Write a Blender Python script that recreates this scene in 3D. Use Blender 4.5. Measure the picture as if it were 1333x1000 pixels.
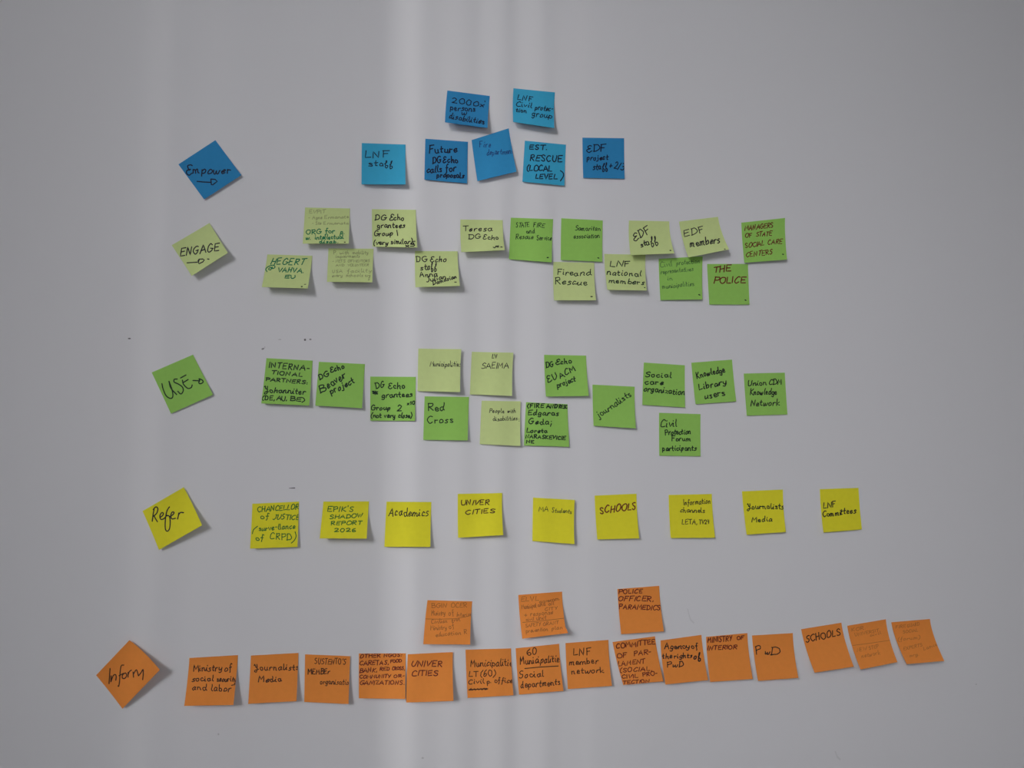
import bpy, math, random
from mathutils import Vector, Matrix

sc = bpy.context.scene
for o in list(bpy.data.objects):
    bpy.data.objects.remove(o)
COL = sc.collection

# ---------------------------------------------------------------- camera
F = 1000.0                                   # focal length in px of a 1333 px wide frame
IW, IH = 1333.0, 1000.0
YAW, PITCH = math.radians(13.0), math.radians(4.0)
DIST, CAM_Z = 1.308, 1.42
fwd = Vector((math.sin(YAW)*math.cos(PITCH), math.cos(YAW)*math.cos(PITCH), math.sin(PITCH)))
rgt = Vector((math.cos(YAW), -math.sin(YAW), 0.0))
upv = rgt.cross(fwd).normalized()
CAM = Vector((0.0, -DIST, CAM_Z))
cd = bpy.data.cameras.new('camera')
cam = bpy.data.objects.new('camera', cd)
COL.objects.link(cam)
cd.sensor_width = 36.0
cd.lens = 36.0*F/IW
cd.clip_start = 0.01
M3 = Matrix((rgt, upv, -fwd)).transposed()
cam.matrix_world = Matrix.Translation(CAM) @ M3.to_4x4()
sc.camera = cam

# ---------------------------------------------------------------- light
sc.view_settings.view_transform = 'Standard'
sc.view_settings.look = 'None'
sc.view_settings.gamma = 1.0
sc.view_settings.use_curve_mapping = False
sc.view_settings.exposure = 0.0

w = bpy.data.worlds.new('daylit_room')
sc.world = w
w.use_nodes = True
bg = w.node_tree.nodes['Background']
# bounce of the room: pale ceiling above, darker floor below
nt = w.node_tree
tc = nt.nodes.new('ShaderNodeTexCoord')
sx = nt.nodes.new('ShaderNodeSeparateXYZ')
mr = nt.nodes.new('ShaderNodeMapRange')
mr.inputs['From Min'].default_value = -0.4
mr.inputs['From Max'].default_value = 0.6
cm = nt.nodes.new('ShaderNodeMix')
cm.data_type = 'RGBA'
cm.inputs[6].default_value = (0.10, 0.10, 0.105, 1)
cm.inputs[7].default_value = (0.97, 0.97, 1.0, 1)
nt.links.new(tc.outputs['Generated'], sx.inputs[0])
nt.links.new(sx.outputs['Z'], mr.inputs['Value'])
nt.links.new(mr.outputs['Result'], cm.inputs[0])
nt.links.new(cm.outputs[2], bg.inputs['Color'])
bg.inputs['Strength'].default_value = 0.13


def aim(o, d):
    o.rotation_euler = Vector(d).to_track_quat('-Z', 'Y').to_euler()


# daylight of the tall windows to the upper left, far behind the photographer
wl = bpy.data.lights.new('window_daylight', 'AREA')
wl.shape = 'RECTANGLE'
wl.size, wl.size_y = 2.8, 2.8
wl.energy = 16.6
wl.spread = math.radians(34.0)          # beam narrowed so the wall dims outwards like lens vignetting
wl.color = (0.985, 0.98, 1.0)
wlo = bpy.data.objects.new('window_daylight', wl)
COL.objects.link(wlo)
wlo.location = (-4.6, -6.0, 4.1)
aim(wlo, Vector((0.08, 0, 1.42)) - wlo.location)

# soft fill added behind the camera, brightens the middle of the wall
fl = bpy.data.lights.new('added_fill_light', 'AREA')
fl.shape = 'RECTANGLE'
fl.size, fl.size_y = 0.9, 0.9
fl.energy = 4.6
fl.color = (0.985, 0.98, 1.0)
flo = bpy.data.objects.new('added_fill_light', fl)
COL.objects.link(flo)
flo.location = (0.3, -1.75, 1.45)
aim(flo, Vector((0.2, 0, 1.42)) - flo.location)

# low sun through the blinds of the window on the left
SUN_AZ, SUN_EL = math.radians(55.0), math.radians(12.0)
sund = Vector((math.sin(SUN_AZ)*math.cos(SUN_EL), math.cos(SUN_AZ)*math.cos(SUN_EL), -math.sin(SUN_EL)))
sl = bpy.data.lights.new('sun', 'SUN')
sl.energy = 0.80
sl.angle = math.radians(0.18)
sl.color = (1.0, 0.99, 0.98)
slo = bpy.data.objects.new('sun', sl)
COL.objects.link(slo)
slo.location = (-6, -4, 3)
aim(slo, sund)


# ---------------------------------------------------------------- helpers
def on_plane(px, py, d=0.0):
    """the point at distance d in front of the wall seen at photo pixel px, py"""
    r = fwd*F + rgt*(px - IW/2) - upv*(py - IH/2)
    t = (-d - CAM.y)/r.y
    return CAM + r*t


def mat(name, col, rough=0.85, noise=0.0, scale=300.0, bump=0.0, bscale=400.0, spec=0.3):
    m = bpy.data.materials.new(name)
    m.use_nodes = True
    nt = m.node_tree
    b = nt.nodes['Principled BSDF']
    b.inputs['Roughness'].default_value = rough
    b.inputs['Specular IOR Level'].default_value = spec
    b.inputs['Base Color'].default_value = (*col, 1)
    tc = nt.nodes.new('ShaderNodeTexCoord')
    if noise:
        n = nt.nodes.new('ShaderNodeTexNoise')
        n.inputs['Scale'].default_value = scale
        n.inputs['Detail'].default_value = 4
        nt.links.new(tc.outputs['Object'], n.inputs['Vector'])
        mx = nt.nodes.new('ShaderNodeMix')
        mx.data_type = 'RGBA'
        mx.inputs[6].default_value = (*[c*(1-noise) for c in col], 1)
        mx.inputs[7].default_value = (*[min(1, c*(1+noise)) for c in col], 1)
        nt.links.new(n.outputs['Fac'], mx.inputs[0])
        nt.links.new(mx.outputs[2], b.inputs['Base Color'])
    if bump:
        n2 = nt.nodes.new('ShaderNodeTexNoise')
        n2.inputs['Scale'].default_value = bscale
        n2.inputs['Detail'].default_value = 3
        nt.links.new(tc.outputs['Object'], n2.inputs['Vector'])
        bp = nt.nodes.new('ShaderNodeBump')
        bp.inputs['Strength'].default_value = bump
        bp.inputs['Distance'].default_value = 0.0005
        nt.links.new(n2.outputs['Fac'], bp.inputs['Height'])
        nt.links.new(bp.outputs['Normal'], b.inputs['Normal'])
    return m


def mesh_obj(name, verts, faces, m, parent=None, smooth=False):
    me = bpy.data.meshes.new(name)
    me.from_pydata([tuple(v) for v in verts], [], faces)
    me.materials.append(m)
    if smooth:
        me.polygons.foreach_set('use_smooth', [True]*len(me.polygons))
    me.update()
    o = bpy.data.objects.new(name, me)
    COL.objects.link(o)
    if parent is not None:
        o.parent = parent
    return o


def box(x0, x1, y0, y1, z0, z1):
    v = [(x, y, z) for x in (x0, x1) for y in (y0, y1) for z in (z0, z1)]
    f = [(0, 1, 3, 2), (4, 6, 7, 5), (0, 4, 5, 1), (2, 3, 7, 6), (0, 2, 6, 4), (1, 5, 7, 3)]
    return v, f


# ---------------------------------------------------------------- materials
M = {
    'wall': mat('white_wall_paint', (0.735, 0.73, 0.755), 0.7, 0.012, 3.0, 0.05, 260.0, 0.25),
    'slat': mat('blind_fabric', (0.6, 0.6, 0.58), 0.9, 0.03, 80.0),
    'speck': mat('grey_speck', (0.16, 0.155, 0.16), 0.9),
    'scuff': mat('faint_scuff', (0.655, 0.65, 0.67), 0.9),
    'faint': mat('faint_speck', (0.55, 0.545, 0.56), 0.9),
    'midspeck': mat('mid_speck', (0.30, 0.295, 0.305), 0.9),
    # papers
    'blue': mat('blue_note_paper', (0.030, 0.245, 0.520), 0.9, 0.05, 120.0),
    'turq': mat('turquoise_note_paper', (0.046, 0.390, 0.630), 0.9, 0.05, 120.0),
    'brightblue': mat('bright_blue_note_paper', (0.034, 0.285, 0.575), 0.9, 0.05, 120.0),
    'green': mat('green_note_paper', (0.310, 0.595, 0.120), 0.9, 0.05, 120.0),
    'pale': mat('pale_green_note_paper', (0.590, 0.700, 0.295), 0.9, 0.05, 120.0),
    'yellow': mat('yellow_note_paper', (0.790, 0.730, 0.030), 0.9, 0.05, 120.0),
    'orange': mat('orange_note_paper', (0.830, 0.275, 0.052), 0.9, 0.05, 120.0),
    # inks
    'black': mat('black_ink', (0.010, 0.010, 0.014), 0.6),
    'navy': mat('navy_black_ink', (0.006, 0.008, 0.030), 0.6),
    'blueink': mat('blue_ballpoint_ink', (0.012, 0.030, 0.160), 0.6),
    'greenblack': mat('green_black_ink', (0.006, 0.025, 0.012), 0.6),
    'greenink': mat('green_ink', (0.005, 0.185, 0.078), 0.6),
    'greeny': mat('green_ink_on_yellow', (0.022, 0.150, 0.022), 0.6),
    'redink': mat('dark_red_ink', (0.140, 0.012, 0.009), 0.6),
    'brownink': mat('dark_brown_ink', (0.060, 0.020, 0.008), 0.6),
    'pencil': mat('pencil_on_green', (0.270, 0.320, 0.140), 0.6),
    'pencilg': mat('thin_green_grey_ink', (0.060, 0.150, 0.045), 0.6),
    'pencilf': mat('faint_pencil_on_orange', (0.50, 0.155, 0.032), 0.6),
    'pencilo': mat('pencil_on_orange', (0.340, 0.108, 0.026), 0.6),
}

# ---------------------------------------------------------------- the wall
v, f = box(-5.4, 4.6, 0.0, 0.12, 0.0, 2.9)
wall = mesh_obj('wall_back', v, f, M['wall'])
wall['kind'] = 'structure'


def blot(name, pts, m, d=0.00025):
    """a small flat mark on the wall with the outline pts (photo px)"""
    o = mesh_obj(name, [on_plane(x, y, d) for x, y in pts], [tuple(range(len(pts)))[::-1]], m, wall)
    return o


def ell(cx, cy, rx, ry, rot=0.0, n=12):
    r = []
    for i in range(n):
        a = 2*math.pi*i/n
        x, y = rx*math.cos(a), ry*math.sin(a)
        r.append((cx + x*math.cos(rot) - y*math.sin(rot), cy + x*math.sin(rot) + y*math.cos(rot)))
    return r


blot('wall_speck', ell(168.4, 440.8, 2.0, 0.9), M['speck'])
blot('wall_speck', ell(397.0, 442.4, 1.4, 1.5), M['speck'])
blot('wall_speck', ell(404.0, 441.9, 1.6, 1.1), M['midspeck'])
blot('wall_speck', ell(364.2, 442.0, 2.2, 0.7), M['faint'])
blot('wall_speck', ell(342.2, 454.2, 2.0, 1.2, -0.4), M['midspeck'])
blot('wall_speck', [(344.0, 450.5), (345.5, 451.5), (345.0, 453.6), (343.6, 453.8), (344.3, 452.0)], M['faint'])
blot('pencil_dash', [(376.0, 635.4), (380, 634.9), (384.0, 634.6), (384.2, 636.1), (380, 636.1), (376, 635.9)], M['speck'])
blot('wall_scuff', [(894.4, 792.4), (896, 793), (897.2, 799), (899.6, 806), (904, 810.5), (903.2, 812.2), (898.4, 808), (896.4, 801)], M['scuff'])
blot('wall_scuff', [(1086.5, 978), (1088, 978), (1090.5, 984.5), (1094.5, 988), (1094, 990.5), (1089.5, 987)], M['scuff'])
blot('wall_speck', ell(550.2, 987.0, 1.6, 1.2), M['faint'])
blot('wall_speck', ell(284.4, 956.0, 1.2, 1.4), M['faint'])
blot('wall_speck', ell(1270.8, 891.0, 1.0, 0.8), M['faint'])

# ---------------------------------------------------------------- window with vertical blinds (out of frame, shades the sun)
WY = -3.0                                                    # the plane of the blinds
# strips of the blinds from left to right: where their edge falls on the wall (photo px at the height y = 420)
# and how much sun each strip lets through (0 opaque slat, 1 open gap, between: sheer fabric)
STRIPS = [(-700, 0), (172, .12), (185, .26), (208, .10), (222, 0), (248, .12), (285, .05), (300, 0), (501, .55), (518, .80),
          (527, 1), (542, .48), (553, .34), (573, .55), (599, .32), (611, .14), (622, .58), (655, .06), (671, .52), (708, .06),
          (728, .30), (741, .06), (751, .38), (766, .08), (830, 0), (1420, None)]
tan_az = math.tan(SUN_AZ)
rail_z0, rail_z1 = 0.5, 4.6


def sheer(t):
    m = bpy.data.materials.new('sheer_blind_fabric')
    m.use_nodes = True
    nt = m.node_tree
    b = nt.nodes['Principled BSDF']
    b.inputs['Base Color'].default_value = (0.6, 0.6, 0.58, 1)
    b.inputs['Roughness'].default_value = 0.9
    tr = nt.nodes.new('ShaderNodeBsdfTransparent')
    mx = nt.nodes.new('ShaderNodeMixShader')
    mx.inputs[0].default_value = t
    nt.links.new(b.outputs[0], mx.inputs[1])
    nt.links.new(tr.outputs[0], mx.inputs[2])
    nt.links.new(mx.outputs[0], nt.nodes['Material Output'].inputs['Surface'])
    return m


xs = [on_plane(p, 420).x + WY*tan_az for p, _ in STRIPS]
win = bpy.data.objects.new('window_1', None)
win.location = (xs[0], WY, rail_z0)
COL.objects.link(win)
win['kind'] = 'structure'
for i, (p, t) in enumerate(STRIPS[:-1]):
    if t == 1:
        continue
    L = win.location
    v, f = box(xs[i] - L.x, xs[i+1] - L.x, 0, 0.004, 0, rail_z1 - rail_z0)
    if t:                                        # a sheer is a single cloth
        v, f = v[:2] + v[4:6], [(0, 1, 3, 2)]
    mesh_obj('blind_slat' if t == 0 else 'sheer_strip', v, f, M['slat'] if t == 0 else sheer(t), win)
v, f = box(-0.02, xs[-1] - xs[0] + 0.02, -0.03, 0.03, rail_z1 - rail_z0, rail_z1 - rail_z0 + 0.05)
mesh_obj('head_rail', v, f, M['slat'], win)

# ---------------------------------------------------------------- stroke alphabet (baseline 0, capitals 1, ~ = smooth)
G = {
 ' ': (.40, ''),
 'A': (.74, '0,0 .36,1 .72,0;.13,.36 .62,.38'),
 'B': (.62, '.06,0 .04,1;~.02,.97 .48,.92 .46,.6 .1,.52;~.1,.52 .58,.46 .56,.08 .02,.0'),
 'C': (.66, '~.62,.86 .38,.99 .08,.70 .05,.28 .30,.01 .64,.14'),
 'D': (.70, '.10,0 .08,1;~.00,.98 .46,.93 .68,.52 .48,.10 .02,.02'),
 'E': (.60, '.58,1 .06,.98 .03,.02 .56,.04;.05,.52 .46,.55'),
 'ε': (.60, '~.56,.86 .36,1 .12,.84 .20,.60 .42,.54;~.42,.54 .10,.42 .02,.16 .26,0 .60,.16'),
 'F': (.60, '.06,0 .08,.97;.02,.97 .60,1;.07,.52 .44,.55'),
 'G': (.72, '~.62,.86 .38,1 .08,.70 .06,.26 .32,.0 .62,.18 .64,.42;.40,.44 .74,.44'),
 'H': (.68, '.05,0 .08,1;.60,0 .62,1;.06,.48 .62,.54'),
 'I': (.16, '.06,0 .10,1'),
 'J': (.56, '~.50,1 .46,.30 .30,-.02 .04,.10;.30,.98 .56,1'),
 'j': (.30, '~.20,.58 .20,-.10 .10,-.34 -.10,-.26;.22,.80 .23,.86'),
 'ʝ': (.66, '~.00,.86 .10,.98 .22,.62 .40,.60;~.40,1 .42,.2 .30,-.34 .06,-.30 .16,.02 .62,.14'),
 'K': (.64, '.06,0 .08,1;.58,.96 .10,.46 .62,0'),
 'L': (.54, '.08,1 .03,.03 .54,.05'),
 'M': (.84, '.03,0 .10,1 .40,.36 .72,1 .80,0'),
 'N': (.70, '.04,0 .07,1 .58,.02 .62,1'),
 'O': (.72, '~.38,1 .08,.78 .06,.24 .34,.0 .64,.22 .66,.76 .38,1'),
 'P': (.60, '.07,0 .06,1;~.01,.96 .50,.98 .54,.62 .10,.48'),
 'R': (.64, '.07,0 .06,1;~.01,.96 .48,.98 .52,.64 .10,.50;.16,.50 .62,0'),
 'S': (.58, '~.54,.88 .32,1 .08,.84 .18,.58 .46,.42 .50,.14 .26,0 .03,.12'),
 'T': (.62, '0,.97 .64,1;.33,.98 .30,0'),
 'U': (.66, '~.05,1 .05,.36 .20,.02 .46,.06 .60,.42 .62,1'),
 'V': (.64, '.02,1 .28,0 .64,1'),
 'W': (.90, '.02,1 .20,0 .44,.80 .64,0 .90,1'),
 'X': (.60, '.02,1 .58,0;.56,1 .02,0'),
 'Y': (.62, '.02,1 .32,.48;.62,1 .24,0'),
 'Z': (.60, '.02,1 .58,.98 .03,.02 .60,.04'),
 'a': (.54, '~.46,.52 .24,.58 .05,.32 .16,.02 .38,.12 .47,.50;~.47,.54 .44,.16 .56,.03'),
 'b': (.50, '.06,1 .05,.04;~.06,.30 .26,.56 .46,.40 .40,.06 .06,.04'),
 'c': (.44, '~.42,.48 .24,.58 .05,.34 .14,.03 .44,.10'),
 'd': (.54, '~.44,.50 .22,.58 .05,.30 .18,.01 .42,.16;~.46,1 .44,.30 .56,.03'),
 'e': (.46, '~.06,.28 .36,.34 .38,.54 .20,.58 .05,.32 .16,.02 .46,.12'),
 'f': (.40, '~.42,.94 .26,1 .18,.76 .16,-.20 .08,-.32;.0,.54 .36,.56'),
 'φ': (.46, '~.02,.44 .20,.66 .28,.96 .18,.94 .12,.30 .12,-.20 .24,-.40 .42,-.20 .38,.10 .20,.16'),
 'g': (.52, '~.44,.50 .22,.58 .05,.32 .18,.04 .44,.20;~.46,.56 .44,-.14 .26,-.36 .04,-.24'),
 'h': (.52, '.06,1 .05,0;~.06,.34 .26,.58 .42,.46 .42,.10 .52,.02'),
 'i': (.24, '~.08,.56 .07,.14 .22,.03;.10,.78 .11,.84'),
 'k': (.50, '.06,1 .05,0;.42,.56 .08,.26 .48,.0'),
 'l': (.24, '~.10,1 .07,.24 .22,.02'),
 'm': (.78, '.05,.56 .05,0;~.06,.36 .22,.57 .34,.42 .34,0;~.34,.36 .52,.57 .64,.44 .64,.10 .78,.02'),
 'n': (.54, '.05,.56 .05,0;~.06,.36 .26,.57 .42,.44 .42,.10 .54,.02'),
 'o': (.50, '~.24,.57 .06,.42 .08,.10 .26,.01 .44,.16 .42,.46 .24,.57'),
 'p': (.52, '.07,.58 .05,-.36;~.07,.36 .28,.58 .46,.40 .36,.06 .08,.08'),
 'r': (.42, '.06,.56 .06,0;~.06,.32 .20,.54 .42,.54'),
 's': (.42, '~.40,.52 .22,.58 .10,.44 .34,.26 .34,.06 .04,.03'),
 't': (.38, '~.18,.86 .16,.14 .36,.03;.0,.58 .38,.60'),
 'u': (.54, '~.04,.56 .05,.16 .20,.02 .40,.16 .43,.54;~.44,.56 .43,.14 .54,.03'),
 'v': (.46, '.02,.56 .20,.02 .46,.56'),
 'w': (.70, '~.03,.56 .08,.08 .22,.04 .34,.46;~.34,.46 .38,.06 .54,.06 .68,.56'),
 'x': (.46, '.02,.56 .42,0;.44,.56 .02,0'),
 'y': (.50, '~.04,.56 .08,.18 .26,.08 .42,.30;~.46,.56 .40,-.10 .22,-.36 .02,-.26'),
 'z': (.44, '.02,.56 .40,.55 .03,.02 .44,.04'),
 '0': (.58, '~.30,1 .06,.70 .08,.20 .30,.0 .52,.26 .50,.78 .30,1'),
 '1': (.30, '.02,.70 .20,1 .17,0'),
 '2': (.58, '~.05,.80 .26,1 .50,.78 .34,.36 .04,.03;.04,.03 .58,.04'),
 '3': (.54, '~.06,.94 .46,.96 .40,.62 .18,.54;~.18,.54 .54,.44 .42,.04 .02,.04'),
 '4': (.58, '.10,1 .06,.44 .56,.46;.46,.94 .42,0'),
 '6': (.54, '~.44,1 .14,.66 .06,.20 .28,.0 .50,.22 .34,.46 .08,.30'),
 '(': (.30, '~.28,1.06 .04,.62 .06,.18 .28,-.16'),
 ')': (.30, '~.03,1.06 .26,.66 .24,.20 .02,-.16'),
 '.': (.20, '.08,.02 .11,.05'),
 ',': (.22, '.12,.08 .06,-.16'),
 ':': (.22, '.08,.06 .11,.09;.09,.46 .12,.49'),
 ';': (.26, '.14,.46 .17,.48;.16,.10 .12,-.38'),
 '-': (.40, '.06,.42 .36,.45'),
 "'": (.18, '.08,1.06 .06,.84'),
 '+': (.56, '.05,.42 .52,.44;.28,.74 .28,.10'),
 '/': (.34, '.0,-.06 .32,1.02'),
 '@': (.90, '~.60,.62 .36,.60 .30,.36 .48,.26 .62,.58;~.64,.66 .68,.36 .90,.60 .70,.96 .24,.86 .02,.36 .08,-.06'),
}


def spline(pts, n=5):
    if len(pts) < 3:
        return pts
    closed = pts[0] == pts[-1]
    r = []
    for i in range(len(pts) - 1):
        p1, p2 = pts[i], pts[i+1]
        if i > 0:
            p0 = pts[i-1]
        else:
            p0 = pts[-2] if closed else (2*p1[0]-p2[0], 2*p1[1]-p2[1])
        if i + 2 < len(pts):
            p3 = pts[i+2]
        else:
            p3 = pts[1] if closed else (2*p2[0]-p1[0], 2*p2[1]-p1[1])
        for k in range(n):
            t = k/n
            r.append(tuple(0.5*(2*p1[c] + (p2[c]-p0[c])*t + (2*p0[c]-5*p1[c]+4*p2[c]-p3[c])*t*t
                                + (3*p1[c]-p0[c]-3*p2[c]+p3[c])*t**3) for c in (0, 1)))
    r.append(pts[-1])
    return r


def parse(s):
    out = []
    for st in s.split(';'):
        st = st.strip()
        if not st:
            continue
        sm = st[0] == '~'
        pts = [tuple(float(c) for c in p.split(',')) for p in st.lstrip('~').split()]
        out.append(spline(pts) if sm else pts)
    return out


GL = {k: (a, parse(s)) for k, (a, s) in G.items()}
for k, (a, st) in GL.items():                # small letters a little squat, as in quick handwriting
    if k.islower() and k not in 'ε':
        GL[k] = (a, [[(x, y*.86 if y < .58 else .5 + (y - .58)*1.19) for x, y in pl] for pl in st])


def text_strokes(txt, x0, y0, x1, y1, h, slant, rnd):
    """polylines in photo px for txt written from x0,y0 to x1,y1 with capitals h tall"""
    gap = 0.13
    total = sum(GL[c][0] for c in txt) + gap*(len(txt) - 1)
    L = math.hypot(x1-x0, y1-y0)
    ux, uy = (x1-x0)/L, (y1-y0)/L
    sx = L/total
    out = []
    cur = 0.0
    prev = last = None
    for c in txt:
        adv, st = GL[c]
        first = st[0][0] if st else None
        dy = rnd.uniform(-.06, .05)
        sc_ = rnd.uniform(.86, 1.02)
        sl_ = slant + rnd.uniform(-.11, .11)
        wx = rnd.uniform(.84, 1.08)
        ro = rnd.uniform(-.09, .09)
        f1, f2 = rnd.uniform(2, 4), rnd.uniform(0, 6)
        if prev in tuple('acdehklmnu') and c in tuple('imnruwvyp') and rnd.random() < .6:
            st = [[(last[0] - gap - GL[prev][0], last[1]), ((last[0] - gap - GL[prev][0])*.4 + first[0]*.6, last[1]*.6 + first[1]*.4), first]] + st
        prev = c
        last = GL[c][1][-1][-1] if GL[c][1] else None
        for s in st:
            pl = []
            for gx, gy in s:
                gx = gx*wx + .025*math.sin(f1*gy*3 + f2)
                a = (cur + gx)*sx + gy*sl_*h
                b = (gy*sc_ + dy + ro*gx + .03*math.sin(f1*gx*4 + f2))*h
                pl.append((x0 + ux*a + uy*b, y0 + uy*a - ux*b))
            out.append(pl)
        cur += adv + gap
    return out


# ---------------------------------------------------------------- a note
GRID = 18


class Sheet:
    """the curved surface of one note: four corners (photo px) and how far each lifts off the wall (mm)"""
    def __init__(self, q, lifts, bend):
        self.l, self.bend = [x/1000.0 for x in lifts], bend
        self.c = [on_plane(q[i][0], q[i][1], self.lift(*uv)) for i, uv in enumerate(((0, 0), (1, 0), (1, 1), (0, 1)))]

    def lift(self, u, v):
        """the stuck top strip lies on the wall, the rest curls away from it"""
        u, v = min(1.0, max(0.0, u)), min(1.0, max(0.0, v))
        tl, tr, br, bl = self.l
        top = tl*(1-u)**1.6 + tr*u**1.6
        bot = bl*(1-u) + br*u
        c = max(0.0, (v - 0.10)/0.90)**self.bend
        return 0.0007 + top*(1-v) + bot*c

    def at(self, u, v):
        a, b, c, d = self.c
        x = (a.x*(1-u) + b.x*u)*(1-v) + (d.x*(1-u) + c.x*u)*v
        z = (a.z*(1-u) + b.z*u)*(1-v) + (d.z*(1-u) + c.z*u)*v
        return Vector((x, -self.lift(u, v), z))

    def px(self, u, v):
        r = self.at(u, v) - CAM
        k = F/r.dot(fwd)
        return IW/2 + r.dot(rgt)*k, IH/2 - r.dot(upv)*k

    def normal(self, u, v):
        e = 0.01
        du = self.at(u+e, v) - self.at(u-e, v)
        dv = self.at(u, v+e) - self.at(u, v-e)
        n = du.cross(dv)
        if n.y > 0:
            n = -n
        return n.normalized()

    def uv(self, x, y, u=0.5, v=0.5):
        """surface coordinates of photo pixel x, y and the change of u, v per pixel"""
        e = 1e-3
        for _ in range(5):
            X, Y = self.px(u, v)
            Xu, Yu = self.px(u+e, v)
            Xv, Yv = self.px(u, v+e)
            a, b, c, d = (Xu-X)/e, (Xv-X)/e, (Yu-Y)/e, (Yv-Y)/e
            det = a*d - b*c
            rx, ry = x-X, y-Y
            if rx*rx + ry*ry < 1e-4:
                break
            u += (d*rx - b*ry)/det
            v += (-c*rx + a*ry)/det
        return u, v, (d/det, -b/det, -c/det, a/det)


def ribbon(sheet, polys, width, name, m, parent, org):
    verts, faces = [], []
    hw = width*.41
    for pl in polys:
        # clean and resample
        p = [pl[0]]
        for b in pl[1:]:
            a = p[-1]
            d = math.hypot(b[0]-a[0], b[1]-a[1])
            if d < 0.12:
                continue
            n = max(1, int(d/2.5))
            for k in range(1, n+1):
                p.append((a[0]+(b[0]-a[0])*k/n, a[1]+(b[1]-a[1])*k/n))
        if len(p) == 1:
            p.append((p[0][0]+0.3, p[0][1]))
        n = len(p)
        rows = []
        for i in range(n):
            a, b = p[max(0, i-1)], p[min(n-1, i+1)]
            tx, ty = b[0]-a[0], b[1]-a[1]
            L = math.hypot(tx, ty) or 1.0
            tx, ty = tx/L, ty/L
            x, y = p[i]
            if i == 0:
                rows.append((x - tx*hw*.8, y - ty*hw*.8, tx, ty, hw*.55))
            rows.append((x, y, tx, ty, hw))
            if i == n-1:
                rows.append((x + tx*hw*.8, y + ty*hw*.8, tx, ty, hw*.55))
        base = len(verts)
        u0 = v0 = 0.5
        for x, y, tx, ty, q in rows:
            u0, v0, J = sheet.uv(x, y, u0, v0)
            for s in (-1, 1):
                dx, dy = -s*ty*q, s*tx*q
                u, v = u0 + J[0]*dx + J[1]*dy, v0 + J[2]*dx + J[3]*dy
                u = min(.996, max(.004, u))
                v = min(.996, max(.004, v))
                verts.append(sheet.at(u, v) + sheet.normal(u, v)*0.00016 - org)
        for i in range(len(rows)-1):
            k = base + 2*i
            faces.append((k, k+1, k+3, k+2))
    return mesh_obj(name, verts, faces, m, parent)


def note(paper, q, lifts, label, group, writing, zoom, ink='black', wd=1.5, bend=1.7, fold=None):
    """one sticky note. writing: entries in the px of the zoomed view zoom = (x0, y0, scale):
       (text, x0, y0, x1, y1, cap height[, options]) or ('#name', 'stroke;stroke'[, options])"""
    sh = Sheet(q, lifts, bend)
    org = sh.at(0.5, 0.0)
    org.y = 0.0
    N = GRID
    verts, faces = [], []
    for side in (0, 1):
        for j in range(N+1):
            for i in range(N+1):
                u, v = i/N, j/N
                p = sh.at(u, v) - org
                if side:
                    p = p - sh.normal(u, v)*0.00022
                if fold and u + v > fold:
                    p = p + sh.normal(u, v)*((u + v - fold)*0.09)
                verts.append(p)
    S = (N+1)*(N+1)
    for j in range(N):
        for i in range(N):
            a = j*(N+1) + i
            faces.append((a, a+N+1, a+N+2, a+1))
            faces.append((S+a, S+a+1, S+a+N+2, S+a+N+1))
    for k in range(N):
        a, b = k, k+1
        faces.append((a, b, S+b, S+a))
        a, b = N*(N+1)+k+1, N*(N+1)+k
        faces.append((a, b, S+b, S+a))
        a, b = (k+1)*(N+1), k*(N+1)
        faces.append((a, b, S+b, S+a))
        a, b = k*(N+1)+N, (k+1)*(N+1)+N
        faces.append((a, b, S+b, S+a))
    o = mesh_obj('sticky_note', verts, faces, M[paper])
    o.location = org
    o['label'] = label
    o['category'] = 'sticky note'
    o['group'] = group
    ox, oy, s = zoom
    rnd = random.Random(label)
    by = {}
    for e in writing:
        opt = e[-1] if isinstance(e[-1], dict) else {}
        if e[0][0] == '#':
            name = e[0][1:]
            polys = [[(ox + x/s, oy + y/s) for x, y in pl] for pl in parse(e[1])]
        else:
            name = 'handwriting'
            t, x0, y0, x1, y1, h = e[:6]
            polys = text_strokes(t, ox+x0/s, oy+y0/s, ox+x1/s, oy+y1/s, h/s, opt.get('sl', .08), rnd)
        key = (name, opt.get('ink', ink), opt.get('w', wd), len(by) if name != 'handwriting' else 0)
        by.setdefault(key, []).extend(polys)
    for (name, i_, w_, _), polys in by.items():
        ribbon(sh, polys, w_, name, M[i_], o, org)
    return o


def dot(x, y, r=3):
    return ('#ink_dot', f'{x-r},{y} {x+r},{y}')


# ---------------------------------------------------------------- blue row
GB = 'blue notes of the top rows'
Z = (220, 170, 10)
note('blue', [(232.2, 214), (280.4, 182.4), (314.2, 228), (265.7, 259.6)], (0, 0, 4, 3),
     'dark blue sticky note turned on its corner reading Empower above an arrow', 'row heading notes on their corners',
     [('ε', 222, 575, 300, 575, 150), ('mpower', 308, 560, 800, 562, 112),
      ('#arrow', '365,662 440,670 545,675;545,632 552,706 570,706 628,662 600,636 545,632')],
     Z, 'navy', 1.9)
Z = (560, 100, 7.406)
note('blue', [(582.3, 117.8), (637.6, 125), (634.7, 166.8), (579.2, 159.1)], (0, 0, 15, 17),
     'tilted dark blue sticky note starting with 2000x, topmost of the blue ones on the left', GB,
     [('2000x', 205, 250, 522, 296, 52), ('persons', 192, 320, 432, 336, 60), ('w', 300, 370, 352, 368, 52),
      ('disabilities', 178, 402, 520, 460, 58), ('#ink_dot', '527,232 528,242')], Z, 'navy', 1.5)
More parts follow.
